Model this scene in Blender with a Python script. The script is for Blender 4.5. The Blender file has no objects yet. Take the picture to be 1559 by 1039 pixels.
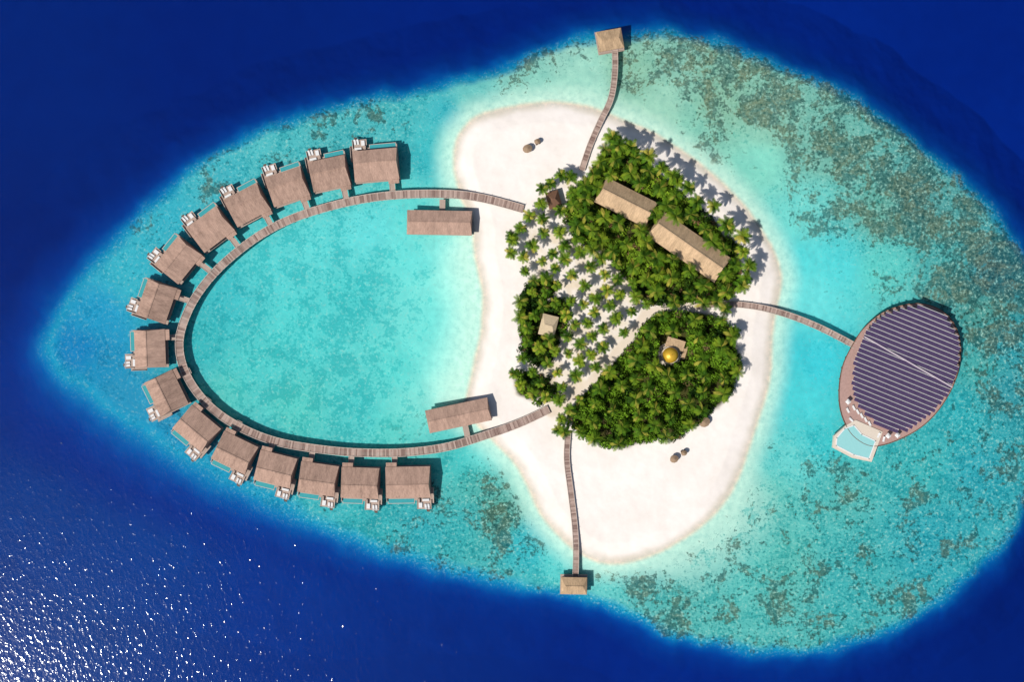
import bpy, math, random
import numpy as np
from mathutils import Matrix, Vector
random.seed(7); rng=np.random.default_rng(11)
S=0.25; H=400.0; CX,CY=779.5,519.5
def P(x,y,z=0.0):
    k=(1-z/H)*S
    return ((x-CX)*k, -(y-CY)*k, z)
GAIN=0.80
def lin(c):
    c=c/255.0
    return c/12.92 if c<=0.04045 else ((c+0.055)/1.055)**2.4
def C(r,g,b,k=GAIN): return (lin(r)*k,lin(g)*k,lin(b)*k)
scene=bpy.context.scene
col=scene.collection
# ---------------------------------------------------------------- numpy noise / geometry helpers
def vnoise(X,Y,sc,seed):
    r=np.random.default_rng(seed).random((256,256))
    x=X/sc; y=Y/sc
    xi=np.floor(x).astype(np.int64); yi=np.floor(y).astype(np.int64)
    fx=x-xi; fy=y-yi
    fx=fx*fx*(3-2*fx); fy=fy*fy*(3-2*fy)
    a=r[xi%256,yi%256]; b=r[(xi+1)%256,yi%256]; c=r[xi%256,(yi+1)%256]; d=r[(xi+1)%256,(yi+1)%256]
    return (a*(1-fx)+b*fx)*(1-fy)+(c*(1-fx)+d*fx)*fy
def fbm(X,Y,sc,seed,o=4):
    t=0;a=1;n=0
    for i in range(o):
        t=t+a*vnoise(X+31*i,Y-17*i,sc,seed+i); n+=a; a*=.5; sc*=.5
    return t/n*2-1
def cat(pts,n=4,closed=True):
    out=[];N=len(pts)
    rngi=range(N) if closed else range(N-1)
    for i in rngi:
        g=(lambda k: pts[k%N]) if closed else (lambda k: pts[min(max(k,0),N-1)])
        p0,p1,p2,p3=[np.array(g(k),float) for k in (i-1,i,i+1,i+2)]
        for j in range(n):
            t=j/n
            out.append(0.5*((2*p1)+(-p0+p2)*t+(2*p0-5*p1+4*p2-p3)*t*t+(-p0+3*p1-3*p2+p3)*t**3))
    if not closed: out.append(np.array(pts[-1],float))
    return np.array(out)
def sdf(X,Y,poly):
    d=np.full(X.shape,1e18); ins=np.zeros(X.shape,bool)
    N=len(poly)
    for i in range(N):
        ax,ay=poly[i]; bx,by=poly[(i+1)%N]
        ex,ey=bx-ax,by-ay; L=ex*ex+ey*ey
        if L<1e-9: continue
        px=X-ax; py=Y-ay
        t=np.clip((px*ex+py*ey)/L,0,1)
        d=np.minimum(d,(px-t*ex)**2+(py-t*ey)**2)
        if ey!=0:
            c=((ay>Y)!=(by>Y))&(X<ex*(Y-ay)/ey+ax)
            ins^=c
    d=np.sqrt(d)
    return np.where(ins,-d,d)
def inpoly(x,y,poly): return sdf(np.array([float(x)]),np.array([float(y)]),poly)[0]
def sst(a,b,x):
    t=np.clip((x-a)/(b-a),0,1); return t*t*(3-2*t)
# ---------------------------------------------------------------- outlines (metres*4)
ATOLL=cat([(64,520),(85,465),(130,408),(190,348),(250,292),(310,243),(380,203),(450,178),(530,160),(600,142),(680,125),(760,103),(820,78),(880,60),(940,48),(1010,46),(1080,60),(1150,80),(1220,108),(1290,142),(1350,182),(1410,228),(1460,270),(1510,318),(1550,370),(1580,430),(1600,500),(1605,580),(1600,660),(1580,730),(1550,800),(1515,850),(1470,893),(1410,935),(1340,968),(1270,990),(1200,1000),(1120,992),(1050,975),(980,950),(920,922),(860,908),(800,900),(730,882),(660,865),(590,848),(520,822),(450,792),(380,762),(320,732),(260,702),(200,662),(150,622),(100,588),(72,556)],3)
SAND=cat([(745,172),(800,160),(860,159),(905,167),(950,185),(1000,207),(1050,240),(1095,277),(1130,312),(1155,347),(1177,385),(1187,425),(1180,470),(1173,520),(1170,570),(1158,620),(1142,670),(1125,720),(1105,760),(1070,798),(1020,832),(970,852),(925,857),(885,842),(852,815),(825,782),(808,745),(788,708),(757,674),(728,645),(712,612),(722,565),(735,500),(736,440),(726,390),(722,340),(703,295),(692,250),(698,212),(716,188)],4)
VEG_N=cat([(925,222),(962,230),(1000,262),(1050,305),(1090,342),(1122,375),(1127,420),(1105,455),(1055,465),(1010,466),(978,455),(955,425),(935,400),(895,378),(868,340),(866,300),(888,282),(908,250)],3)
VEG_S=cat([(985,482),(1035,474),(1092,482),(1112,508),(1127,550),(1110,598),(1080,632),(1040,660),(990,672),(940,682),(898,672),(868,640),(885,600),(920,565),(955,525)],3)
VEG_W=cat([(803,430),(835,425),(848,440),(835,458),(858,455),(866,485),(850,525),(835,552),(808,548),(792,520),(790,480)],3)
VEG_SW=cat([(785,572),(812,566),(838,580),(842,605),(815,610),(788,602)],3)
GROVE=cat([(772,358),(800,335),(825,288),(855,268),(890,285),(880,340),(935,392),(985,455),(972,500),(930,555),(890,595),(870,655),(845,650),(820,612),(785,600),(780,555),(795,520),(803,430),(790,405),(795,385)],3)
PATH=cat([(838,628),(872,605),(905,575),(940,535),(965,505),(985,478),(1030,469),(1060,467)],6,False)
HOUSES=[(953,308,88,46,-27),(1048,376,128,48,-35),(835,496,30,36,-14),(843,304,26,28,20),(1024,532,44,44,0)]
def in_house(x,y,m=3):
    for hx,hy,w,d,a in HOUSES:
        r=math.radians(a); dx=x-hx; dy=-(y-hy)
        u=dx*math.cos(r)+dy*math.sin(r); v=-dx*math.sin(r)+dy*math.cos(r)
        if abs(u)<w/2+m and abs(v)<d/2+m: return True
    return False
def near_path(x,y,m=7):
    return np.min((PATH[:,0]-x)**2+(PATH[:,1]-y)**2)<m*m
# ---------------------------------------------------------------- terrain sheet
ext=[];s=30;v=0
while v<90000: v+=s; s*=1.7; ext.append(v)
ext=np.array(ext,float)
xs=np.concatenate([-100-ext[::-1],np.arange(-100,1661,2.0),1660+ext])
ys=np.concatenate([-80-ext[::-1],np.arange(-80,1121,2.0),1120+ext])
X,Y=np.meshgrid(xs,ys)
nx,ny=len(xs),len(ys)
Wx=X+11*fbm(X,Y,44,3,5); Wy=Y+11*fbm(X,Y,44,9,5)
dA=sdf(Wx,Wy,ATOLL); dS=sdf(X+2*fbm(X,Y,30,21),Y+2*fbm(X,Y,30,25),SAND)
def shepard(pts,vals,p=3.2,eps=14,X=X,Y=Y):
    vals=np.array(vals,float); 
    if vals.ndim==1: vals=vals[:,None]
    num=np.zeros(X.shape+(vals.shape[1],)); den=np.zeros(X.shape)
    for (x,y),v in zip(pts,vals):
        w=((X-x)**2+(Y-y)**2+eps*eps)**(-p/2)
        num+=w[...,None]*v; den+=w
    return num/den[...,None]
CP="""110,530,20,135,190;150,480,35,160,200;150,560,30,148,190;200,420,60,182,200;180,600,40,152,190;250,330,60,182,200;330,280,75,188,200;420,230,88,195,200;520,200,85,190,195;620,170,80,190,195;680,170,70,185,195;720,150,115,200,195;690,230,95,205,202;650,240,60,182,190;800,120,150,215,200;870,110,165,218,202;900,140,172,222,206;960,110,150,202,178;1000,160,165,215,195;1060,200,150,215,195;1100,150,150,200,175;1150,250,140,218,202;1170,190,150,205,185;1220,320,125,222,215;1250,230,130,195,180;1210,400,95,218,220;1280,400,90,212,215;1350,410,105,212,205;1340,330,120,190,175;1400,300,95,172,170;1430,400,88,182,180;1230,450,115,223,223;1250,550,68,205,215;1220,600,82,210,215;1200,700,115,213,210;1180,760,115,204,195;1250,680,68,200,205;1290,750,92,192,188;1400,720,72,188,190;1470,640,62,186,193;1490,560,80,180,177;1500,470,88,168,160;1520,420,58,152,170;1540,600,68,168,178;1540,520,58,170,182;1500,720,60,178,190;1420,830,58,176,188;1300,880,76,186,188;1200,860,104,198,190;1120,880,102,200,194;1050,900,102,196,190;980,890,98,197,195;930,880,115,210,205;860,850,98,207,205;800,830,60,190,200;760,780,98,178,165;720,740,88,187,180;800,740,115,207,195;700,800,70,187,190;640,820,60,180,190;560,800,65,185,190;480,780,70,187,195;400,760,40,165,195;330,720,38,160,195;250,660,36,150,192;690,700,78,197,195;740,690,115,215,210;330,440,70,194,200;310,530,64,188,192;400,400,96,212,212;480,370,104,216,215;560,350,108,218,218;620,400,114,222,218;540,450,90,209,208;450,500,94,213,211;400,560,88,206,204;350,600,96,206,199;450,630,96,208,200;550,620,88,206,204;600,560,102,216,211;650,500,124,224,218;680,430,148,233,224;700,380,150,231,223;690,540,140,229,221;640,620,130,221,213;600,660,102,212,204;680,600,158,232,222;620,310,105,218,215;690,310,138,222,212"""
cp=[tuple(map(float,t.split(','))) for t in CP.split(';')]
inner=shepard([c[:2] for c in cp],[C(*c[2:]) for c in cp],X=X+14*fbm(X,Y,60,41),Y=Y+14*fbm(X,Y,60,47))
dp=[(0,100,0,36,120),(300,60,0,32,118),(700,20,0,34,125),(1200,20,0,38,134),(1540,60,0,34,126),(1559,220,0,38,134),(0,350,0,32,112),(60,640,0,40,122),(30,800,3,58,134),(200,850,2,60,140),(120,960,6,62,136),(420,900,0,50,138),(620,980,0,44,130),(700,980,0,40,126),(900,1010,0,35,124),(1150,1035,0,36,126),(1540,980,0,31,116),(1420,1010,0,34,122),(-400,500,0,34,118),(2000,500,0,34,120),(700,-400,0,34,120),(700,1500,0,36,120)]
deep=shepard([c[:2] for c in dp],[C(*c[2:]) for c in dp],eps=60,p=2.6)
# densities
BD="""1010,75,.95;1090,95,1;1180,130,1;1260,180,1;1310,240,1;1370,290,1;1430,350,1;1480,420,1;1510,500,.9;1530,600,.7;1520,680,.6;1470,760,.55;1400,830,.55;1300,870,.55;1200,880,.6;1240,760,.6;1330,780,.6;1000,920,.7;1080,940,.65;950,900,.6;760,780,.8;720,760,.65;690,820,.5;850,90,.75;1100,180,.7;1060,150,.7;950,100,.5;1290,330,.8;1340,370,.75;1400,410,.65;1250,260,.7;1440,560,.1;560,170,.55;450,190,.55;320,260,.45;640,850,.5;400,400,0;500,500,0;600,400,0;650,520,0;400,580,0;550,620,0;1220,400,0;1210,500,0;1150,250,.2;1230,600,0;1200,700,.25;880,130,0;1000,180,.2;150,520,.1;250,340,.3;680,200,.1;1300,430,.1;600,820,.4;1100,850,.45;1180,820,.45;1430,700,.4;700,700,.15;860,850,.35;300,700,.2;450,770,.35"""
bd=[tuple(map(float,q.split(','))) for q in BD.split(';')]
brown=shepard([b[:2] for b in bd],[b[2] for b in bd])[...,0]
inner=inner*(1-np.array([.26,.18,.16])*(np.clip(brown-.35,0,1))[...,None])
# width of the slope: broader lower-left
wf=.66+0.8*sst(900,200,X)*sst(480,700,Y)+0.3*sst(300,80,X)
t=(dA-2)/wf
stops=[(-26,None),(-10,C(26,154,190)),(2,C(6,118,178)),(12,C(0,86,162)),(25,C(0,60,146)),(45,C(0,46,133)),(80,None)]
base=inner.copy()
for i in range(len(stops)-1):
    a,ca=stops[i]; b,cb=stops[i+1]
    A=inner if ca is None else np.array(ca); B=deep if cb is None else np.array(cb)
    f=np.clip((t-a)/(b-a),0,1)[...,None]
    m=(t>=a)[...,None]
    base=np.where(m,A*(1-f)+B*f,base)
shallow=sst(16,-18,t)
# shoreline
pale=np.array(C(205,236,222)); wet=np.array(C(224,214,196)); sand=np.array(C(250,241,232,0.86))
sw=1.0+0.9*sst(820,700,X)*sst(330,420,Y)*sst(680,600,Y)+1.6*sst(950,1100,Y*0+X)*sst(700,800,Y)
f=sst(44,6,dS/sw)[...,None]*0.8
base=base*(1-f)+pale*f
f=sst(8,-1,dS)[...,None]; base=base*(1-f)+wet*f
f=sst(1,-15,dS+5*fbm(X,Y,26,301))[...,None]; base=base*(1-f)+sand*f
# interior ground
sub=(dS<0)
def maskpoly(poly,soft=6):
    out=np.zeros(X.shape); out[sub]=sst(soft*.5,-soft,sdf(X[sub],Y[sub],poly)+5*fbm(X[sub],Y[sub],18,88)); return out
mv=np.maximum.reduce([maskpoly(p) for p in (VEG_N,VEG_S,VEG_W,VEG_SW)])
mg=maskpoly(GROVE,14)
pd=np.full(X.shape,1e9); 
for q in PATH: pd=np.minimum(pd,(X-q[0])**2+(Y-q[1])**2)
mp=sst(9,5,np.sqrt(pd))
litter=np.clip(0.30+0.7*fbm(X,Y,14,77),0,.7)
f=(mg*litter)[...,None]; base=base*(1-f)+np.array(C(232,210,172))*f
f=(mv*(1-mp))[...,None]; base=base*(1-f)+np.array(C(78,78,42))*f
f=(mp*0.8)[...,None]; base=base*(1-f)+np.array(C(240,222,200))*f
off=sst(6,30,dS)*shallow
brown*=off
tl=[(330,480,.6),(400,420,.75),(480,400,.7),(560,440,.85),(500,520,.8),(420,580,.8),(560,560,.8),(600,620,.6),(640,430,.55),(690,450,.2),(690,580,.15),(560,350,.55),(640,330,.4),(200,450,.5),(250,350,.55),(400,240,.6),(550,200,.65),(680,170,.55),(800,120,.25),(1000,140,.3),(1150,250,.35),(1220,400,.25),(1350,300,.6),(1350,410,.4),(1250,600,.35),(1250,720,.6),(1400,760,.75),(1500,600,.75),(1300,860,.75),(1100,900,.7),(900,880,.6),(720,780,.65),(600,810,.75),(450,770,.7),(300,710,.6),(200,620,.5)]
teal=shepard([b[:2] for b in tl],[b[2] for b in tl])[...,0]*sst(10,45,dS)*shallow
# relief
z=np.where(dS<0,np.minimum(1.0,-dS*0.035),-np.minimum(1.4,dS*0.022))
z=np.where(t>-20,z-np.clip((t+20)*0.05,0,9),z)
z=z+0.08*fbm(X,Y,10,5)*(np.abs(dS)<500)*sst(0,12,np.abs(dS))
z=np.where(np.abs(X)+np.abs(Y)>4000,-9.0-1.4,z)
V=np.stack([(X-CX)*S,-(Y-CY)*S,z],-1).reshape(-1,3)
idx=np.arange(nx*ny).reshape(ny,nx)
F=np.stack([idx[:-1,:-1],idx[1:,:-1],idx[1:,1:],idx[:-1,1:]],-1).reshape(-1,4)
def np_mesh(name,V,F):
    me=bpy.data.meshes.new(name); k=F.shape[1]
    me.vertices.add(len(V)); me.vertices.foreach_set('co',np.asarray(V,np.float32).ravel())
    me.loops.add(F.size); me.loops.foreach_set('vertex_index',F.ravel().astype(np.int32))
    me.polygons.add(len(F)); me.polygons.foreach_set('loop_start',(np.arange(len(F))*k).astype(np.int32))
    me.update(calc_edges=True)
    return me
def vcol(me,name,c):
    a=me.attributes.new(name,'FLOAT_COLOR','POINT')
    c=np.asarray(c,np.float32); c=np.concatenate([c,np.ones((len(c),1),np.float32)],1)
    a.data.foreach_set('color',c.ravel())
def vflt(me,name,v):
    a=me.attributes.new(name,'FLOAT','POINT'); a.data.foreach_set('value',np.asarray(v,np.float32).ravel())
# ---------------------------------------------------------------- node helper
class NT:
    def __init__(s,name):
        s.m=bpy.data.materials.new(name); s.m.use_nodes=True; s.t=s.m.node_tree; s.t.nodes.clear()
        s.out=s.n('ShaderNodeOutputMaterial')
    def n(s,k,**kw):
        q=s.t.nodes.new(k)
        for a,b in kw.items(): setattr(q,a,b)
        return q
    def l(s,a,b): s.t.links.new(a,b)
    def setin(s,sock,v):
        if hasattr(v,'is_output'): s.l(v,sock)
        elif isinstance(v,(tuple,list)) and len(v)==3 and sock.type=='RGBA': sock.default_value=(*v,1)
        else: sock.default_value=v
    def math(s,op,a,b=0.0,c=None,clamp=False):
        q=s.n('ShaderNodeMath',operation=op,use_clamp=clamp); s.setin(q.inputs[0],a); s.setin(q.inputs[1],b)
        if c is not None: s.setin(q.inputs[2],c)
        return q.outputs[0]
    def mix(s,f,a,b,mode='MIX'):
        q=s.n('ShaderNodeMix',data_type='RGBA',blend_type=mode); s.setin(q.inputs[0],f); s.setin(q.inputs[6],a); s.setin(q.inputs[7],b)
        return q.outputs[2]
    def noise(s,vec,scale,detail=4,rough=.55,dist=0.0):
        q=s.n('ShaderNodeTexNoise'); q.inputs['Scale'].default_value=scale; q.inputs['Detail'].default_value=detail
        q.inputs['Roughness'].default_value=rough; q.inputs['Distortion'].default_value=dist
        if vec is not None: s.l(vec,q.inputs['Vector'])
        return q.outputs['Fac']
    def mr(s,v,a,b,c=0.,d=1.,smooth=True):
        q=s.n('ShaderNodeMapRange'); q.interpolation_type='SMOOTHSTEP' if smooth else 'LINEAR'
        for i,w in enumerate((v,a,b,c,d)): s.setin(q.inputs[i],w)
        return q.outputs[0]
    def attr(s,name,colr=False):
        q=s.n('ShaderNodeAttribute',attribute_name=name); return q.outputs['Color' if colr else 'Fac']
    def bsdf(s,colr,rough=.7,spec=.3,normal=None,metal=0.):
        q=s.n('ShaderNodeBsdfPrincipled'); s.setin(q.inputs['Base Color'],colr); s.setin(q.inputs['Roughness'],rough)
        q.inputs['Specular IOR Level'].default_value=spec; q.inputs['Metallic'].default_value=metal
        if normal is not None: s.l(normal,q.inputs['Normal'])
        s.l(q.outputs[0],s.out.inputs[0]); return q
    def bump(s,h,strength=.5,dist=.1):
        q=s.n('ShaderNodeBump'); q.inputs['Strength'].default_value=strength; q.inputs['Distance'].default_value=dist; s.l(h,q.inputs['Height']); return q.outputs[0]
    def pos(s): return s.n('ShaderNodeNewGeometry').outputs['Position']
    def obj(s): return s.n('ShaderNodeTexCoord').outputs['Object']
# terrain material
g=NT('seabed_and_sand')
p=g.pos(); basec=g.attr('basecol',True); br=g.attr('brown'); tt=g.attr('teal'); sh=g.attr('shallow'); sf=g.attr('sandf')
nb=g.noise(p,.075,8,.7,.5)
nf=g.noise(p,.45,5,.78)
comb=g.math('ADD',g.math('MULTIPLY',nb,.58),g.math('MULTIPLY',nf,.42))
nt=g.noise(p,.13,7,.74,.5)
comb2=g.math('ADD',g.math('MULTIPLY',nt,.5),g.math('MULTIPLY',nf,.5))
t0=g.math('MULTIPLY_ADD',tt,-.17,.60)
mt=g.mr(comb2,t0,g.math('ADD',t0,.07))
mt=g.math('MULTIPLY',mt,g.math('MINIMUM',g.math('MULTIPLY',tt,1.8),1.0))
tealc=g.mix(1.0,basec,(0.34,.72,.76),'MULTIPLY')
c=g.mix(g.math('MULTIPLY',mt,.82),basec,tealc)
b0=g.math('MULTIPLY_ADD',br,-.165,.605)
mb=g.mr(comb,b0,g.math('ADD',b0,.045))
mb=g.math('MULTIPLY',mb,g.math('MINIMUM',g.math('MULTIPLY',br,3.5),1.0))
brc=g.mix(g.mr(nt,.42,.58),C(58,104,102),C(124,120,84))
brc=g.mix(g.mr(nf,.44,.58),brc,g.mix(1.0,brc,(.36,.42,.42),'MULTIPLY'))
brc=g.mix(.20,brc,basec)
c=g.mix(g.math('MULTIPLY',mb,.84),c,brc)
vo=g.noise(p,.9,4,.8)
dens=g.math('MULTIPLY',g.math('ADD',br,g.math('MULTIPLY',tt,.40)),.92,clamp=True)
mh=g.math('MULTIPLY',g.mr(vo,.54,.61),dens)
c=g.mix(mh,c,g.mix(1.0,c,(.28,.50,.54),'MULTIPLY'))
ml=g.math('MULTIPLY',g.mr(vo,.45,.36),g.math('MULTIPLY',g.math('ADD',br,tt),.50))
c=g.mix(ml,c,C(185,230,215))
vv=g.mix(g.mr(nf,.3,.7,0,1,False),(.74,.84,.86),(1.25,1.14,1.12))
dv=g.mix(g.mr(nt,.3,.7,0,1,False),(.9,.90,.93),(1.1,1.12,1.08))
c=g.mix(sh,g.mix(1.0,c,dv,'MULTIPLY'),g.mix(g.math('SUBTRACT',1.0,sf),c,g.mix(1.0,c,vv,'MULTIPLY')))
sv=g.mix(g.mr(g.noise(p,.05,9,.72),.3,.7,0,1,False),(.90,.885,.865),(1.07,1.07,1.08))
c=g.mix(sf,c,g.mix(1.0,c,sv,'MULTIPLY'))
df=g.n('ShaderNodeBsdfDiffuse'); g.l(c,df.inputs[0]); g.l(df.outputs[0],g.out.inputs[0])
me=np_mesh('ground',V,F)
vcol(me,'basecol',np.clip(base.reshape(-1,3),0,1)); vflt(me,'brown',brown); vflt(me,'teal',teal); vflt(me,'shallow',shallow); vflt(me,'sandf',sst(2,-10,dS))
me.materials.append(g.m); me.polygons.foreach_set('use_smooth',np.ones(len(F),bool))
ob=bpy.data.objects.new('ground',me); col.objects.link(ob)
# ---------------------------------------------------------------- water surface
w=NT('sea_water')
p=w.pos()
mp_=w.n('ShaderNodeMapping'); mp_.inputs['Rotation'].default_value=(0,0,math.radians(35)); mp_.inputs['Scale'].default_value=(1,.65,1); w.l(p,mp_.inputs[0])
h=w.math('POWER',w.math('MULTIPLY',w.noise(mp_.outputs[0],.68,2,.65,.3),1.6),3.0)
nrm=w.bump(h,1.0,.043)
gl=w.n('ShaderNodeBsdfGlossy'); gl.inputs['Roughness'].default_value=.105; gl.inputs['Color'].default_value=(1,1,1,1); w.l(nrm,gl.inputs['Normal'])
tr=w.n('ShaderNodeBsdfTransparent')
fr=w.n('ShaderNodeFresnel'); fr.inputs['IOR'].default_value=1.33
mx=w.n('ShaderNodeMixShader'); w.l(fr.outputs[0],mx.inputs[0]); w.l(tr.outputs[0],mx.inputs[1]); w.l(gl.outputs[0],mx.inputs[2]); w.l(mx.outputs[0],w.out.inputs[0])
R=22000.0
me=np_mesh('sea_water',np.array([(-R,-R,0),(R,-R,0),(R,R,0),(-R,R,0)],float),np.array([[0,1,2,3]]))
me.materials.append(w.m); ob=bpy.data.objects.new('sea_water',me); col.objects.link(ob)
# ---------------------------------------------------------------- mesh builder
class MB:
    def __init__(s): s.v=[];s.f=[];s.m=[]
    def face(s,pts,mat=0):
        i=len(s.v); s.v+= [tuple(q) for q in pts]; s.f.append(list(range(i,i+len(pts)))); s.m.append(mat)
    def box(s,c,sz,rot=0.,mat=0,pitch=0.):
        i=len(s.v); hx,hy,hz=[a/2 for a in sz]; M=Matrix.Rotation(rot,3,'Z')@Matrix.Rotation(pitch,3,'X')
        for dx,dy,dz in ((-1,-1,-1),(1,-1,-1),(1,1,-1),(-1,1,-1),(-1,-1,1),(1,-1,1),(1,1,1),(-1,1,1)):
            q=M@Vector((dx*hx,dy*hy,dz*hz)); s.v.append((c[0]+q.x,c[1]+q.y,c[2]+q.z))
        for f in ((0,3,2,1),(4,5,6,7),(0,1,5,4),(1,2,6,5),(2,3,7,6),(3,0,4,7)): s.f.append([i+k for k in f]); s.m.append(mat)
    def prism(s,poly,z0,z1,mat=0):
        i=len(s.v); n=len(poly)
        s.v+=[(a,b,z0) for a,b in poly]+[(a,b,z1) for a,b in poly]
        s.f.append([i+n+k for k in range(n)]); s.m.append(mat); s.f.append([i+k for k in range(n)][::-1]); s.m.append(mat)
        for k in range(n): s.f.append([i+k,i+(k+1)%n,i+n+(k+1)%n,i+n+k]); s.m.append(mat)
    def cyl(s,a,b,r0,r1,n=8,mat=0,cap=True):
        a=Vector(a);b=Vector(b);d=(b-a).normalized(); u=d.orthogonal().normalized(); w_=d.cross(u); i=len(s.v)
        for k in range(n):
            q=u*math.cos(2*math.pi*k/n)+w_*math.sin(2*math.pi*k/n); s.v.append(tuple(a+q*r0)); s.v.append(tuple(b+q*r1))
        for k in range(n):
            k2=(k+1)%n; s.f.append([i+2*k,i+2*k2,i+2*k2+1,i+2*k+1]); s.m.append(mat)
        if cap: s.f.append([i+2*k+1 for k in range(n)]); s.m.append(mat)
    def mesh(s,name,mats):
        me=bpy.data.meshes.new(name); me.from_pydata(s.v,[],s.f); 
        for q in mats: me.materials.append(q)
        me.polygons.foreach_set('material_index',s.m); me.update(); return me
def link(me,name,parent=None,M=None):
    o=bpy.data.objects.new(name,me); col.objects.link(o)
    if parent: o.parent=parent
    if M is not None: o.matrix_local=M
    return o
def empty(name,x,y,rot=0.,z=0.,zc=0.):
    o=bpy.data.objects.new(name,None); col.objects.link(o); q=P(x,y,zc); o.location=(q[0],q[1],z); o.rotation_euler=(0,0,rot); return o
# materials
def simple(name,c,rough=.8,var=.15,sc=1.5,spec=.2,metal=0.):
    m=NT(name); q=m.obj(); n=m.noise(q,sc,5,.65)
    cc=m.mix(1.0,c,m.mix(n,(1-var*1.5,)*3,(1+var*1.5,)*3),'MULTIPLY'); m.bsdf(cc,rough,spec,metal=metal); return m.m
def shingle(name,c,band=1.6,axis=1):
    m=NT(name); q=m.obj()
    wv=m.n('ShaderNodeTexWave',wave_type='BANDS',bands_direction='Y' if axis==1 else 'X'); wv.inputs['Scale'].default_value=band/2; wv.inputs['Distortion'].default_value=1.2; wv.inputs['Detail'].default_value=3; m.l(q,wv.inputs[0])
    rnd=m.n('ShaderNodeObjectInfo').outputs['Random']
    mpn=m.n('ShaderNodeMapping'); mpn.inputs['Scale'].default_value=(2.6,.7,1); m.l(q,mpn.inputs[0]); m.l(m.math('MULTIPLY',rnd,40),mpn.inputs['Location'])
    n=m.noise(mpn.outputs[0],1.1,7,.8); n2=m.noise(mpn.outputs[0],.22,3,.6)
    v=m.math('ADD',m.math('ADD',m.math('MULTIPLY',wv.outputs['Fac'],.18),m.math('MULTIPLY',n,.75)),m.math('MULTIPLY',n2,.45))
    v=m.math('ADD',v,m.math('MULTIPLY',rnd,.10))
    lo=tuple(a*.34 for a in c); hi=tuple(min(a*1.7,.8) for a in c)
    cc=m.mix(m.mr(v,.44,1.02,0,1,False),lo,hi)
    m.bsdf(cc,.9,.1,m.bump(v,.6,.15)); return m.m
M_roof=shingle('shingle_roof',C(176,145,128)); M_roof2=shingle('thatch_roof_tan',C(194,164,130))
M_wall=simple('timber_wall',C(150,112,85)); M_deck=simple('weathered_decking',C(186,164,150),var=.2,sc=2)
M_fascia=simple('dark_fascia',C(92,70,58)); M_white=simple('white_canvas',C(240,238,235),var=.04)
M_post=simple('timber_post',C(110,92,80)); M_pool=simple('pool_water',C(160,220,218),rough=.1,var=.05,spec=.5)
M_rail=simple('pale_timber_rail',C(206,188,174)); M_glass=simple('window_glass',C(30,45,55),rough=.1,spec=.5)
M_teal=simple('pool_tile',C(70,170,175),rough=.15,spec=.5)
M_gold=simple('gold_dome_metal',C(240,190,60),rough=.38,var=.12,metal=.35,spec=.5)
M_stone=simple('pale_stone',C(228,214,196),var=.08); M_shadewood=simple('brown_thatch',C(125,92,72),var=.3,sc=3)
# planks with variation
pk=NT('boardwalk_planks'); pa=pk.attr('pv'); n=pk.noise(pk.pos(),1.2,5,.6)
pc=pk.mix(pa,C(140,114,104),C(202,176,162)); pc=pk.mix(1.0,pc,pk.mix(n,(.8,.8,.8),(1.18,1.18,1.18)),'MULTIPLY'); pk.bsdf(pc,.85,.15); M_plank=pk.m
def boardwalk(name,pts,width,ztop,zbed=-2.2,rail=True,step=.55):
    c=cat(pts,14,False); q=np.array([P(a,b,ztop)[:2] for a,b in c])
    seg=np.sqrt(((q[1:]-q[:-1])**2).sum(1)); L=np.concatenate([[0],np.cumsum(seg)])
    n=int(L[-1]/step); s=np.linspace(0,L[-1],n); px=np.interp(s,L,q[:,0]); py=np.interp(s,L,q[:,1])
    root=bpy.data.objects.new(name,None); col.objects.link(root)
    mb=MB(); pv=[]
    r=random.Random(len(pts)*7+int(width*10))
    tang=np.unwrap(np.arctan2(np.gradient(py),np.gradient(px)))
    for i in range(n):
        mb.box((px[i],py[i],ztop-.04-r.random()*.01),(step*.93,width,.08),tang[i]); pv+=[r.random()]*8
    me=mb.mesh('planks',[M_plank]); vflt(me,'pv',pv); link(me,'planks',root)
    mb=MB()
    for i in range(0,n-1,3):
        j=min(i+3,n-1); dx,dy=px[j]-px[i],py[j]-py[i]; a=math.atan2(dy,dx); l=math.hypot(dx,dy)
        for sd in (-1,1):
            ox,oy=-math.sin(a)*sd*(width/2-.06),math.cos(a)*sd*(width/2-.06)
            mx_,my_=(px[i]+px[j])/2,(py[i]+py[j])/2
            mb.box((mx_+ox,my_+oy,ztop+.1),(l+.03,.22,.2),a,0)
            mb.box((mx_+ox*.9,my_+oy*.9,ztop-.25),(l+.02,.2,.3),a,1)
            if rail and i%6==0: mb.box((px[i]+ox,py[i]+oy,ztop+.45),(.1,.1,.7),a,0)
            if i%9==0: mb.cyl((px[i]+ox*.8,py[i]+oy*.8,zbed),(px[i]+ox*.8,py[i]+oy*.8,ztop-.4),.16,.16,6,1)
    link(mb.mesh('kerb_rails_and_piles',[M_rail,M_post]),'kerb_rails_and_piles',root)
    return root
RING=[(796,318),(740,303),(690,296),(620,296),(560,302),(500,315),(440,335),(390,362),(340,402),(305,442),(283,482),(273,522),(280,562),(302,600),(335,632),(380,658),(430,675),(500,686),(560,690),(620,689),(680,681),(740,663),(790,645),(835,624)]
boardwalk('wooden_boardwalk',RING,3.1,1.8)
boardwalk('wooden_jetty',[(936,72),(936,110),(930,150),(914,185),(898,222),(886,258)],2.2,1.8)
boardwalk('wooden_jetty',[(865,658),(863,700),(869,750),(875,800),(877,840),(876,882)],2.2,1.8)
boardwalk('wooden_jetty',[(1062,467),(1100,463),(1150,467),(1200,480),(1250,500),(1302,527)],2.3,1.8)
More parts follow.
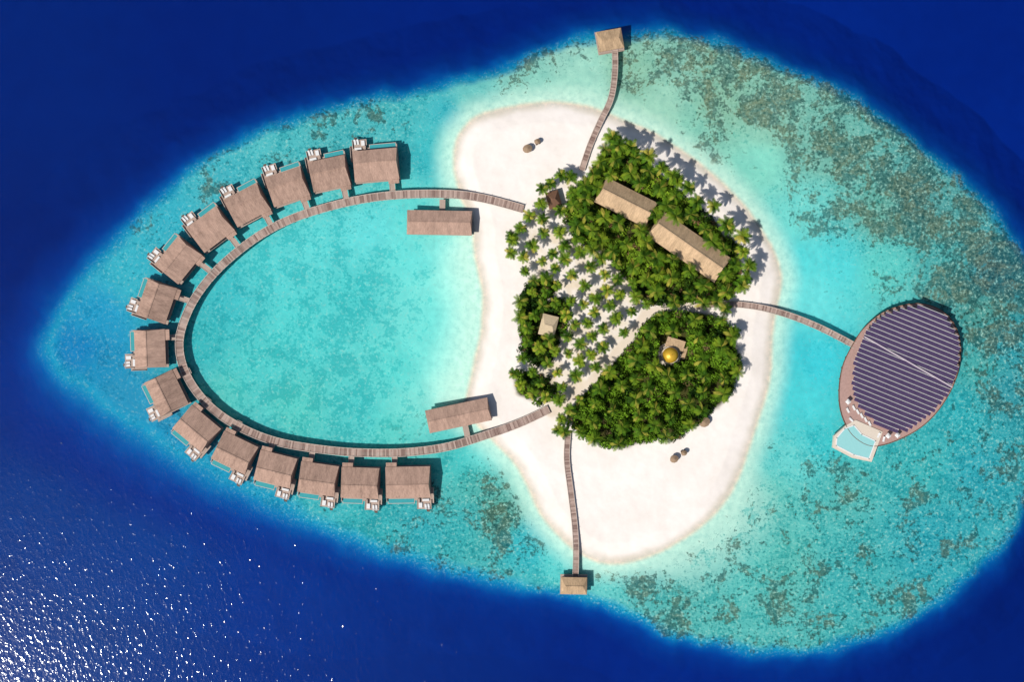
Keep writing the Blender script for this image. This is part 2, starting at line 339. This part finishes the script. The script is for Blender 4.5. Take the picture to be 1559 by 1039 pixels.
# ---------------------------------------------------------------- gable roof helper
def gable(mb,w,d,ze,zr,th=.35,ridge=0.,hip=0.,mat=0,fm=1):
    x=w/2;y=d/2;rx=x-hip
    A,B,Cc,D=(-x,-y,ze),(x,-y,ze),(x,y,ze),(-x,y,ze); R0,R1=(-rx,ridge,zr),(rx,ridge,zr)
    mb.face([A,B,R1,R0],mat); mb.face([Cc,D,R0,R1],mat); mb.face([D,A,R0],mat if hip>0 else fm); mb.face([B,Cc,R1],mat if hip>0 else fm)
    lo=lambda q:(q[0],q[1],q[2]-th)
    for a,b in ((A,B),(B,Cc),(Cc,D),(D,A)): mb.face([lo(a),lo(b),b,a],fm)
    mb.face([lo(D),lo(Cc),lo(B),lo(A)],fm)
    mb.box((0,ridge,zr+.03),(2*rx,.45,.16),0,mat)
def lounger(mb,x,y,z,rot=0.,mat=0):
    c,s=math.cos(rot),math.sin(rot)
    mb.box((x,y,z+.35),(.75,1.5,.14),rot,mat); mb.box((x-s*.95,y+c*.95,z+.55),(.75,.7,.12),rot,mat,pitch=.6)
    for dx in(-.3,.3):
        for dy in(-.6,.6): mb.box((x+dx*c-dy*s,y+dx*s+dy*c,z+.15),(.08,.08,.28),rot,mat)
def parasol(mb,x,y,z,r=1.3,mat=0,pm=1,n=8,h=2.5):
    mb.cyl((x,y,z),(x,y,z+h),.05,.05,6,pm)
    top=(x,y,z+h+.5)
    rim=[(x+r*math.cos(2*math.pi*k/n),y+r*math.sin(2*math.pi*k/n),z+h) for k in range(n)]
    for k in range(n): mb.face([rim[k],rim[(k+1)%n],top],mat)
# villa templates
def villa_parts(w,d):
    parts={}
    mb=MB(); gable(mb,w,d,4.3,6.2,.35,ridge=.8,hip=.5)
    mb.box((w/2-2.2,-d/2-.7,4.0),(4.0,1.8,.2),0,0)
    parts['roof']=mb.mesh('villa_roof',[M_roof,M_fascia])
    mb=MB(); mb.box((0,.2,2.95),(w-2.0,d-3.0,2.7),0,0)
    for k in range(4): mb.box((-w/2+2.2+k*(w-4.4)/3,d/2-1.3+.02,2.9),(2.2,.08,2.1),0,1)
    mb.box((w/2-3.5,-d/2+1.68,2.7),(1.2,.08,2.1),0,1)
    parts['walls']=mb.mesh('villa_walls',[M_wall,M_glass])
    mb=MB()
    mb.box((0,.6,1.45),(w+.2,d+1.6,.3),0,0)
    mb.box((-w/2+2.6,d/2+3.0,1.42),(5.2,3.4,.3),0,0)
    mb.box((-w/2-.4,d/2-.5,1.40),(1.4,6.0,.26),0,0)
    mb.box((w/2-3.2,-d/2-2.6,1.6),(2.1,5.6,.2),0,0)
    for sx in(-1,1): mb.box((w/2-3.2+sx*1.0,-d/2-2.6,1.8),(.14,5.6,.2),0,1)
    mb.box((w/2-.1,d/2+.6,2.0),(.2,2.4,.9),0,1); mb.box((-w/2-1.0,d/2-.4,1.9),(.16,5.6,.8),0,1)
    mb.box((-w/2+.0,d/2+3.0,1.9),(.18,3.4,.7),0,1); mb.box((-w/2+5.3,d/2+3.0,1.7),(.16,3.4,.3),0,1)
    parts['deck']=mb.mesh('villa_deck',[M_deck,M_rail])
    mb=MB(); pw=w-6.6
    mb.box((w/2-.4-pw/2,d/2+1.5,1.3),(pw,2.0,.7),0,1); mb.box((w/2-.4-pw/2,d/2+1.5,1.66),(pw-.4,1.6,.04),0,0)
    parts['plunge_pool']=mb.mesh('villa_pool',[M_teal,M_rail])
    mb=MB()
    lounger(mb,-w/2+1.0,d/2+3.5,1.57,0.1); lounger(mb,-w/2+2.1,d/2+3.5,1.57,0.1)
    mb.box((-w/2+4.0,d/2+3.2,1.85),(1.3,1.9,.5),0,0); mb.box((-w/2+2.0,d/2+1.2,1.9),(2.6,.8,.5),0,0); mb.box((-w/2+4.6,d/2+1.4,2.1),(.7,1.5,.9),0,1)
    parts['sun_loungers']=mb.mesh('villa_furniture',[M_white,M_deck])
    mb=MB()
    for x in np.linspace(-w/2+.6,w/2-.6,5):
        for y in np.linspace(-d/2+.4,d/2+.8,4): mb.cyl((x,y,-2.2),(x,y,1.35),.2,.2,6)
    for x in(-w/2+.4,-w/2+4.9): mb.cyl((x,d/2+4.2,-2.2),(x,d/2+4.2,1.3),.2,.2,6)
    for k in range(4): mb.box((-w/2+1.2+.0,d/2+4.9+.3*k,1.2-.35*k),(1.2,.3,.1))
    parts['piles']=mb.mesh('villa_piles',[M_post])
    return parts
VN=villa_parts(14.3,11.6); VB=villa_parts(16.8,11.8)
VIL=[(572,251,95,1),(501,264,102,0),(437,284,109,0),(376,312,118,0),(320,349,127,0),(271,396,141,0),(238,459,161,0),(228,531,182,0),(253,599,206,0),(299,653,230,0),(357,690,244,0),(419,715,256,0),(484,730,262,0),(548,736,268,0),(621,735,271,1)]
for x,y,a,b in VIL:
    e=empty('overwater_villa',x,y,math.radians(a-90),0,4.5)
    for k,m in (VB if b else VN).items(): link(m,k,e)
# boathouses
for x,y,a,w_,d_,sx,ln in ((669,339,-1,24.5,9.2,.8,-1),(698,633,12,24.0,8.8,1.5,1)):
    e=empty('overwater_boathouse',x,y,math.radians(a),0,4.5)
    mb=MB(); gable(mb,w_,d_,4.2,5.9,.35,0,.6); link(mb.mesh('roof',[M_roof,M_fascia]),'roof',e)
    mb=MB(); mb.box((0,0,2.9),(w_-2.4,d_-2.4,2.6),0,0)
    for k in range(6):
        for sy in(-1,1): mb.box((-9+k*3.6,sy*((d_-2.4)/2+.02),2.9),(1.8,.08,1.8),0,1)
    link(mb.mesh('walls',[M_wall,M_glass]),'walls',e)
    mb=MB(); mb.box((0,0,1.45),(w_-.6,d_-.4,.3)); sy=-ln
    mb.box((sx,(d_/2+2.0)*(-ln),1.6),(2.2,5.0,.22)); link(mb.mesh('deck',[M_deck]),'deck',e)
    mb=MB()
    for xx in np.linspace(-w_/2+1,w_/2-1,6):
        for yy in(-d_/2+.8,d_/2-.8): mb.cyl((xx,yy,-2.2),(xx,yy,1.35),.2,.2,6)
    link(mb.mesh('piles',[M_post]),'piles',e)
# pier pavilions
for x,y,a,w_,d_ in ((929,60,10,9.6,7.6),(874,893,-1,9.8,6.4)):
    e=empty('pier_pavilion',x,y,math.radians(a),0,4.2)
    mb=MB(); gable(mb,w_,d_,3.9,5.0,.3,0,1.6); link(mb.mesh('roof',[M_roof2,M_fascia]),'roof',e)
    mb=MB(); mb.box((0,0,1.5),(w_+.4,d_+1.2,.3)); mb.box((0,-d_/2-.4,1.85),(w_,.12,.5)); mb.box((0,0,1.9),(w_-4,1.0,.5)); link(mb.mesh('deck',[M_deck]),'deck',e)
    mb=MB()
    for xx in(-w_/2+.6,0,w_/2-.6):
        for yy in(-d_/2+.5,d_/2-.5): mb.cyl((xx,yy,-6),(xx,yy,3.7),.16,.14,6)
    link(mb.mesh('posts',[M_post]),'posts',e)
# ---------------------------------------------------------------- solar pavilion
e=empty('solar_roof_pavilion',1370,570,0,0,0)
ox,oy,_=P(1370,570)
def loc(x,y,z=0): q=P(x,y,z); return (q[0]-ox,q[1]-oy)
deckpoly=cat([(1300,522),(1318,497),(1350,473),(1396,462),(1435,474),(1458,505),(1462,545),(1450,590),(1422,633),(1385,662),(1335,680),(1303,668),(1284,640),(1277,605),(1282,560)],5)
mb=MB(); mb.prism([loc(a,b,1.8) for a,b in deckpoly][::-1],1.3,1.8); link(mb.mesh('deck',[simple('pavilion_decking',C(186,152,142),var=.18,sc=1.2)]),'deck',e)
mb=MB(); dp_=[loc(a,b,2) for a,b in deckpoly]
for i in range(len(dp_)):
    a=dp_[i]; b=dp_[(i+1)%len(dp_)]; mb.box(((a[0]+b[0])/2,(a[1]+b[1])/2,2.0),(math.hypot(b[0]-a[0],b[1]-a[1]),.2,.4),math.atan2(b[1]-a[1],b[0]-a[0]))
    if i%2==0: mb.cyl((a[0]*.96,a[1]*.96,-2.5),(a[0]*.96,a[1]*.96,1.3),.3,.3,6)
link(mb.mesh('edge_rail_and_piles',[M_shadewood]),'edge_rail_and_piles',e)
roofpoly=cat([(1308,538),(1318,512),(1345,484),(1395,468),(1432,478),(1453,508),(1457,548),(1444,592),(1415,630),(1378,655),(1345,652),(1318,630),(1302,608),(1300,570)],6)
zr=6.0
rp=np.array([loc(a,b,zr) for a,b in roofpoly])
cxr,cyr=rp.mean(0)
mb=MB(); mb.prism([((a-cxr)*.965+cxr,(b-cyr)*.965+cyr) for a,b in rp][::-1],zr-.7,zr-.35)
link(mb.mesh('roof_slab',[simple('roof_slab_pale',C(170,162,174),var=.05)]),'roof_slab',e)
mb=MB(); mb.prism([((a-cxr)*.80+cxr,(b-cyr)*.80+cyr) for a,b in rp][::-1],1.8,zr-.7); link(mb.mesh('hall_walls',[M_glass]),'hall_walls',e)
sp=NT('solar_panels'); pp=sp.obj(); nn=sp.noise(pp,.5,4,.6)
sp.bsdf(sp.mix(nn,C(64,50,84),C(104,84,120)),.35,.5); M_sol=sp.m
ang=math.radians(-22); ca,sa=math.cos(ang),math.sin(ang)
U=(rp[:,0]-cxr)*ca+(rp[:,1]-cyr)*sa; Vv=-(rp[:,0]-cxr)*sa+(rp[:,1]-cyr)*ca
mb=MB(); pitch=1.78
def span(v):
    us=[]
    for i in range(len(U)):
        a,b=Vv[i],Vv[(i+1)%len(U)]
        if (a-v)*(b-v)<0: us.append(U[i]+(U[(i+1)%len(U)]-U[i])*(v-a)/(b-a))
    return (min(us),max(us)) if len(us)>1 else None
v=Vv.min()+.7
while v<Vv.max()-.4:
    s_=span(v)
    if s_:
        u0=math.floor(s_[0]/1.1)*1.1; u1=math.ceil(s_[1]/1.1)*1.1
        u=u0; mod=1.1
        while u<u1-.3:
            l=min(mod,u1-u); uc=u+l/2
            mb.box((cxr+uc*ca-v*sa,cyr+uc*sa+v*ca,zr+.05),(l-.04,pitch*.76,.07),ang,0,pitch=-.14)
            u+=l
        mb.box((cxr+((u0+u1)/2)*ca-(v+pitch*.46)*sa,cyr+((u0+u1)/2)*sa+(v+pitch*.46)*ca,zr-.18),(u1-u0+.2,.14,.3),ang,1)
    v+=pitch
link(mb.mesh('solar_panel_rows',[M_sol,M_white]),'solar_panel_rows',e)
mb=MB(); a=loc(1316,513,zr+.4); b=loc(1450,590,zr+.4)
mb.box(((a[0]+b[0])/2,(a[1]+b[1])/2,zr+.42),(math.hypot(b[0]-a[0],b[1]-a[1]),.5,.1),math.atan2(b[1]-a[1],b[0]-a[0]))
link(mb.mesh('service_walkway',[simple('walkway_grille',C(206,192,198),var=.1)]),'service_walkway',e)
# pool terrace
mb=MB(); tz=2.1
terr=[(1303,640),(1344,658),(1327,704),(1298,698),(1268,682),(1270,664),(1288,648)]
mb.prism([loc(a,b,tz) for a,b in terr][::-1],.6,tz-.02,0)
link(mb.mesh('pool_terrace',[M_stone]),'pool_terrace',e)
mb=MB(); pl=[(1286,653),(1300,648),(1312,662),(1333,672),(1323,699),(1300,693),(1273,679),(1274,667)]
mb.prism([loc(a,b,tz) for a,b in pl][::-1],tz-.01,tz+.05); link(mb.mesh('infinity_pool',[M_pool]),'infinity_pool',e)
mb=MB()
pl2=[loc(a,b,tz) for a,b in pl]
for i in range(len(pl2)):
    a=pl2[i]; b=pl2[(i+1)%len(pl2)]; mb.box(((a[0]+b[0])/2,(a[1]+b[1])/2,tz+.02),(math.hypot(b[0]-a[0],b[1]-a[1])+.3,.4,.2),math.atan2(b[1]-a[1],b[0]-a[0]))
for a,b in((1291,612),(1352,664),(1366,663)): q=loc(a,b,4); parasol(mb,q[0],q[1],1.8,1.15,0,0,4)
for a,b,r in((1291,626,.5),(1300,622,.5),(1306,628,.5),(1312,634,.5),(1318,640,.5),(1337,664,-.4),(1345,670,-.2),(1296,640,.8),(1324,646,.5)): q=loc(a,b,2); lounger(mb,q[0],q[1],1.85,r)
link(mb.mesh('pool_furniture',[M_white]),'pool_furniture',e)
# ---------------------------------------------------------------- island buildings
for i,(x,y,w_,d_,a) in enumerate([(953,308,21.5,10.4,-27),(1049,376,31,11.2,-35)]):
    e=empty('long_thatched_house',x,y,math.radians(a),.9,6)
    mb=MB(); gable(mb,w_,d_,4.9,8.3,.4,0,.8); link(mb.mesh('roof',[M_roof2,M_fascia]),'roof',e)
    mb=MB(); mb.box((0,0,2.45),(w_-2,d_-2.2,4.9))
    for k in range(int(w_/3.4)):
        for sy in(-1,1): mb.box((-w_/2+2.8+k*3.3,sy*((d_-2.2)/2+.02),2.0),(1.6,.08,2.2),0,1)
    link(mb.mesh('walls',[M_stone,M_glass]),'walls',e)
e=empty('small_house',835,496,math.radians(-14),.9,4)
mb=MB(); gable(mb,6.2,8.0,3.4,4.8,.3,0,1.6); link(mb.mesh('roof',[simple('pale_thatch',C(214,192,158),var=.2,sc=2),M_fascia]),'roof',e)
mb=MB(); mb.box((0,0,1.7),(4.8,6.4,3.4)); mb.box((0,-3.22,1.2),(1.0,.08,2.1),0,1); link(mb.mesh('walls',[M_stone,M_glass]),'walls',e)
e=empty('thatched_hut',843,304,math.radians(15),.9,4)
mb=MB(); gable(mb,5,6.5,2.9,4.9,.3,0,2.0); link(mb.mesh('roof',[M_shadewood,M_fascia]),'roof',e)
mb=MB(); mb.box((0,0,1.45),(3.8,5.0,2.9)); mb.box((0,-2.52,1.1),(1.0,.08,2.0),0,1); link(mb.mesh('walls',[M_wall,M_glass]),'walls',e)
# golden dome
e=empty('golden_dome_pavilion',1021,541,0,.9,5)
mb=MB(); ring=[]
for j in range(9):
    ph=math.pi/2*j/8; ring.append((3.0*math.cos(ph)**.9 if j<8 else 0.05,3.2+3.0*math.sin(ph)))
for j in range(8):
    for k in range(24):
        a0,a1=2*math.pi*k/24,2*math.pi*(k+1)/24; r0,z0=ring[j]; r1,z1=ring[j+1]
        mb.face([(r0*math.cos(a0),r0*math.sin(a0),z0),(r0*math.cos(a1),r0*math.sin(a1),z0),(r1*math.cos(a1),r1*math.sin(a1),z1),(r1*math.cos(a0),r1*math.sin(a0),z1)])
mb.cyl((0,0,6.1),(0,0,7.2),.16,.03,6)
me=mb.mesh('dome',[M_gold]); me.polygons.foreach_set('use_smooth',[True]*len(me.polygons)); link(me,'dome',e)
mb=MB(); mb.cyl((0,0,0),(0,0,3.2),3.3,3.3,24)
mb.cyl((0,0,0),(0,0,.3),4.6,4.6,24); 
for k in range(10): a=2*math.pi*k/10; mb.cyl((4.1*math.cos(a),4.1*math.sin(a),.3),(4.1*math.cos(a),4.1*math.sin(a),2.8),.14,.14,6)
link(mb.mesh('drum_and_columns',[M_stone]),'drum_and_columns',e)
mb=MB(); mb.box((2.0,4.2,1.3),(6.5,3.4,2.6),-.3,0); mb.box((2.0,4.2,2.7),(7.0,3.9,.2),-.3,1); mb.box((4.6,1.2,.1),(4.0,5.0,.2),-.3,1)
link(mb.mesh('annex',[M_wall,M_roof2]),'annex',e)
# beach cabanas
Mcab=simple('cabana_thatch',C(165,138,112),var=.4,sc=3)
for x,y,r in((803,227,1.9),(818,216,1.2),(1026,699,1.7),(1041,690,1.2),(1072,643,2.2)):
    e=empty('beach_cabana',x,y,.4,.9,2)
    mb=MB(); n=10
    rim=[(r*math.cos(2*math.pi*k/n),r*.85*math.sin(2*math.pi*k/n),2.1+.08*random.random()) for k in range(n)]
    for k in range(n):
        mb.face([rim[k],rim[(k+1)%n],(0,0,3.0)]); mb.face([rim[k],rim[(k+1)%n],(rim[(k+1)%n][0]*.97,rim[(k+1)%n][1]*.97,1.8),(rim[k][0]*.97,rim[k][1]*.97,1.8)])
    link(mb.mesh('thatched_canopy',[Mcab]),'thatched_canopy',e)
    mb=MB()
    for k in range(4): a=math.pi/4+k*math.pi/2; mb.cyl((r*.7*math.cos(a),r*.6*math.sin(a),-.3),(r*.7*math.cos(a),r*.6*math.sin(a),2.2),.08,.08,6)
    lounger(mb,-.5,-.2,0,0); lounger(mb,.6,-.2,0,0); link(mb.mesh('posts_and_beds',[M_post]),'posts_and_beds',e)
# ---------------------------------------------------------------- foliage
lf=NT('leaf_green'); lc=lf.attr('leafcol',True); rnd=lf.n('ShaderNodeObjectInfo').outputs['Random']
lc2=lf.mix(1.0,lc,lf.mix(rnd,(.66,.78,.7),(1.3,1.15,1.1)),'MULTIPLY')
q=lf.bsdf(lc2,.6,.06)
tl_=lf.n('ShaderNodeBsdfTranslucent'); lf.l(lc2,tl_.inputs[0]); mxs=lf.n('ShaderNodeMixShader'); mxs.inputs[0].default_value=.15
lf.l(q.outputs[0],mxs.inputs[1]); lf.l(tl_.outputs[0],mxs.inputs[2]); lf.l(mxs.outputs[0],lf.out.inputs[0]); M_leaf=lf.m
M_trunk=simple('palm_trunk',C(150,130,110),var=.2,sc=3)
DK=np.array([.018,.050,.007]); MD=np.array([.060,.150,.010]); BR=np.array([.20,.29,.020]); YL=np.array([.34,.33,.05])
def palm_mesh(seed,full=False):
    r=random.Random(seed); V=[];F=[];Cc=[];Mi=[]
    hgt=9.0; lean=(r.uniform(-1,1),r.uniform(-1,1))
    def tp(t): return Vector((lean[0]*t*t,lean[1]*t*t,hgt*t))
    n=6
    for j in range(7):
        t=j/6; c=tp(t); rad=.20*(1-t)+.11
        if j==0: rad=.38
        for k in range(n): a=2*math.pi*k/n; V.append((c.x+rad*math.cos(a),c.y+rad*math.sin(a),c.z-.4*(j==0))); Cc.append((.3,.25,.2))
        if j:
            b=(j-1)*n
            for k in range(n): F.append([b+k,b+(k+1)%n,b+n+(k+1)%n,b+n+k]); Mi.append(1)
    top=tp(1)
    nf=r.randint(13,16) if full else r.randint(11,14)
    for i in range(nf):
        az=2*math.pi*(i+r.uniform(-.33,.33))/nf; L=r.uniform(3.1,4.3); up=r.choice([.1,.35,.6])+r.uniform(-.1,.1); droop=r.uniform(1.0,1.6)
        if i%5==4: L*=.6; up=1.1
        tone=r.random(); c0=MD*(1-tone)+BR*tone
        if r.random()<.12: c0=YL
        if r.random()<.25: c0=MD*.55
        d=Vector((math.cos(az),math.sin(az),0)); sd=Vector((-math.sin(az),math.cos(az),0))
        bend=r.uniform(-.5,.5)
        pts=[]
        ns=10
        for k in range(ns+1):
            t=k/ns; pts.append(top+d*(L*t*(1-.12*t))+sd*(bend*t*t)+Vector((0,0,up*L*t*.9-droop*t*t*L*.55+.1)))
        for k in range(ns):
            t=(k+.5)/ns; wdt=(.74 if full else .64)*math.sin(math.pi*min(1,t*.82+.12))**.7+.06
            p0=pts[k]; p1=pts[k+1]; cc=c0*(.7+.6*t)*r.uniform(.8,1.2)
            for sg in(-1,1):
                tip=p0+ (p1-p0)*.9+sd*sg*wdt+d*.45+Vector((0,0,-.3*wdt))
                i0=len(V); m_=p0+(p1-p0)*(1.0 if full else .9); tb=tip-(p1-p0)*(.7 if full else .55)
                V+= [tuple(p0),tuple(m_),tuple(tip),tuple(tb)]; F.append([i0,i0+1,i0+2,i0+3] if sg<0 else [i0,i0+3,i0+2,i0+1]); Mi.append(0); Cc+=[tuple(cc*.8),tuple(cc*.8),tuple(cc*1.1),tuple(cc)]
    for k in range(5):
        a=k*1.3; c=top+Vector((.25*math.cos(a),.25*math.sin(a),-.15)); i0=len(V)
        for dx,dy,dz in((.2,0,0),(0,.2,0),(-.2,0,0),(0,-.2,0),(0,0,.2),(0,0,-.2)): V.append((c.x+dx,c.y+dy,c.z+dz)); Cc.append((.25,.2,.05))
        for q in((0,1,4),(1,2,4),(2,3,4),(3,0,4),(1,0,5),(2,1,5),(3,2,5),(0,3,5)): F.append([i0+k_ for k_ in q]); Mi.append(0)
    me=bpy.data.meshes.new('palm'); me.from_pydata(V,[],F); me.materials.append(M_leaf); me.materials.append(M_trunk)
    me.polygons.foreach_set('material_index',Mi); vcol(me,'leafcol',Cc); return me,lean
PALMS=[palm_mesh(100+i) for i in range(8)]; FULL=[palm_mesh(200+i,True) for i in range(8)]
placed=[]
def place_palm(x,y,sc,hs=1.0,lib=PALMS):
    me,ln=random.choice(lib); hz=9*hs+.9; X0,Y0,_=P(x,y,hz); rot=random.uniform(0,6.283)
    c,s=math.cos(rot),math.sin(rot); lx=(ln[0]*c-ln[1]*s)*sc; ly=(ln[0]*s+ln[1]*c)*sc
    o=bpy.data.objects.new('palm_tree',me); o.location=(X0-lx,Y0-ly,.85); o.rotation_euler=(0,0,rot); o.scale=(sc,sc,hs); col.objects.link(o); placed.append((x,y))
def scatter(poly,mind,tries,marg=0,avoid=True,pm=9):
    x0,y0=poly.min(0); x1,y1=poly.max(0); out=[]
    cx=rng.uniform(x0-8,x1+8,tries); cy=rng.uniform(y0-8,y1+8,tries); dd=sdf(cx,cy,poly)
    for x,y,d in zip(cx,cy,dd):
        if d>-marg: continue
        if in_house(x,y,4) : continue
        if near_path(x,y,pm): continue
        if any((x-a)**2+(y-b)**2<mind*mind for a,b in out): continue
        if avoid and any((x-a)**2+(y-b)**2<(mind*.9)**2 for a,b in placed): continue
        out.append((x,y))
    return out
for x,y in scatter(GROVE,19.5,9000,0): 
    if inpoly(x,y,VEG_N)<-6 or inpoly(x,y,VEG_S)<-4: continue
    place_palm(x,y,random.uniform(.60,.84),random.uniform(.55,.85),FULL)
for k,q in enumerate(cat([(938,216),(965,226),(1005,256),(1035,280),(1068,305),(1100,336),(1128,366),(1138,400),(1126,440)],2,False)):
    place_palm(q[0]+random.uniform(-7,7),q[1]+random.uniform(-7,6),random.uniform(.8,1.05),random.uniform(1.0,1.4),FULL)
for x,y in scatter(VEG_N,20,5000,-1): place_palm(x,y,random.uniform(.85,1.1),random.uniform(.8,1.15))
for x,y in scatter(VEG_S,23,3000,-1): place_palm(x,y,random.uniform(.7,1.05),random.uniform(.8,1.05))
for x,y in scatter(VEG_W,20,1500,-2): place_palm(x,y,random.uniform(.75,.95),random.uniform(.6,.9))
for q in((826,287),(855,266),(779,360),(1118,505),(1105,470),(1112,445),(850,655),(778,385)): place_palm(q[0],q[1],.75,.75,FULL)
# shrub masses
def shrubs(polys,name,spacing,hlo,hhi,dens,bright=.5):
    cs=[]
    for poly in polys:
        x0,y0=poly.min(0)-6; x1,y1=poly.max(0)+6
        gx,gy=np.meshgrid(np.arange(x0,x1,spacing),np.arange(y0,y1,spacing)); gx=gx.ravel()+rng.uniform(-spacing*.5,spacing*.5,gx.size); gy=gy.ravel()+rng.uniform(-spacing*.5,spacing*.5,gy.size)
        d=sdf(gx,gy,poly)+11*fbm(gx,gy,22,88)
        for x,y,dd in zip(gx,gy,d):
            if dd>0 or in_house(x,y,2.5) or near_path(x,y,7): continue
            cs.append((x,y,dd))
    A=[];K=[]
    for x,y,dd in cs:
        ax,ay=np.array([x]),np.array([y])
        n1=float(fbm(ax,ay,26,5)[0]); hgt=(hlo+(hhi-hlo)*min(1,max(0,.5+1.2*n1+random.uniform(-.3,.3))))*min(1,.45-dd*.05)
        if float(fbm(ax,ay,20,150)[0])>.34: continue
        r=random.uniform(.7,1.5)*(1.2 if hgt>4 else 1)
        X0,Y0,_=P(x,y,hgt)
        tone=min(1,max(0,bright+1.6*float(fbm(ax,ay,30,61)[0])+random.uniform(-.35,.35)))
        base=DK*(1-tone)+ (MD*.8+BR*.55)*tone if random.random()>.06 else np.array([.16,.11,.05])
        n=int(dens*r*r)
        u=rng.uniform(-.15,1,n); a=rng.uniform(0,2*np.pi,n); s=np.sqrt(1-np.clip(u,-1,1)**2); dr=np.stack([s*np.cos(a),s*np.sin(a),u],1)
        rad=r*rng.uniform(.55,1.15,n)[:,None]
        pos=np.array([X0,Y0,max(.6,hgt-r*.7)+.6])+dr*rad*np.array([1,1,.85])
        nr=dr+rng.normal(0,.5,(n,3)); nr/=np.linalg.norm(nr,axis=1)[:,None]
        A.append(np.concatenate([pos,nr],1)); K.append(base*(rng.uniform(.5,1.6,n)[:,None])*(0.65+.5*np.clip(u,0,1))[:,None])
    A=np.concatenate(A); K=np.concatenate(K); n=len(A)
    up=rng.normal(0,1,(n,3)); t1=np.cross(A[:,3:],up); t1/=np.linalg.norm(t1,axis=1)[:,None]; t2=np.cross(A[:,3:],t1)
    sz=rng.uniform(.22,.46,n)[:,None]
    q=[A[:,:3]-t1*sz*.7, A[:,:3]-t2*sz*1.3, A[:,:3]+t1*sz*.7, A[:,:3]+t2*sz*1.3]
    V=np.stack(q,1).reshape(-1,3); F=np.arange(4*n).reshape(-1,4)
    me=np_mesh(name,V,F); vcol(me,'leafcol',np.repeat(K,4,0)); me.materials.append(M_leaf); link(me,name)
    print(name,n)
shrubs([VEG_N],'tropical_shrubbery',4.6,1.0,3.5,26,.48)
shrubs([VEG_S],'tropical_shrubbery',4.6,1.8,6.0,26,.85)
shrubs([VEG_W,VEG_SW],'tropical_shrubbery',4.6,1.0,3.2,26,.40)
# ---------------------------------------------------------------- light, sky, camera
el=math.radians(52); az=math.radians(215)
sd=Vector((math.cos(el)*math.cos(az),math.cos(el)*math.sin(az),math.sin(el)))
sl_=bpy.data.lights.new('sun','SUN'); sl_.energy=4.4; sl_.angle=math.radians(.5); sl_.color=(1,.965,.91)
so=bpy.data.objects.new('sun',sl_); so.rotation_euler=(-sd).to_track_quat('-Z','Y').to_euler(); so.location=sd*300; col.objects.link(so)
wd=bpy.data.worlds.new('World'); scene.world=wd; wd.use_nodes=True; nt_=wd.node_tree
sk=nt_.nodes.new('ShaderNodeTexSky'); sk.sky_type='NISHITA'; sk.sun_disc=False; sk.sun_elevation=el; sk.sun_rotation=math.atan2(sd.x,sd.y)
bg=nt_.nodes['Background']; bg.inputs[1].default_value=.08; nt_.links.new(sk.outputs[0],bg.inputs[0])
cam=bpy.data.cameras.new('camera'); cam.sensor_width=36; cam.lens=36*H/(1559*S); cam.clip_end=60000; cam.clip_start=1
co=bpy.data.objects.new('camera',cam); co.location=(0,0,H); co.rotation_euler=(0,0,0); col.objects.link(co); scene.camera=co
scene.view_settings.view_transform='Standard'; scene.view_settings.look='None'; scene.view_settings.exposure=0
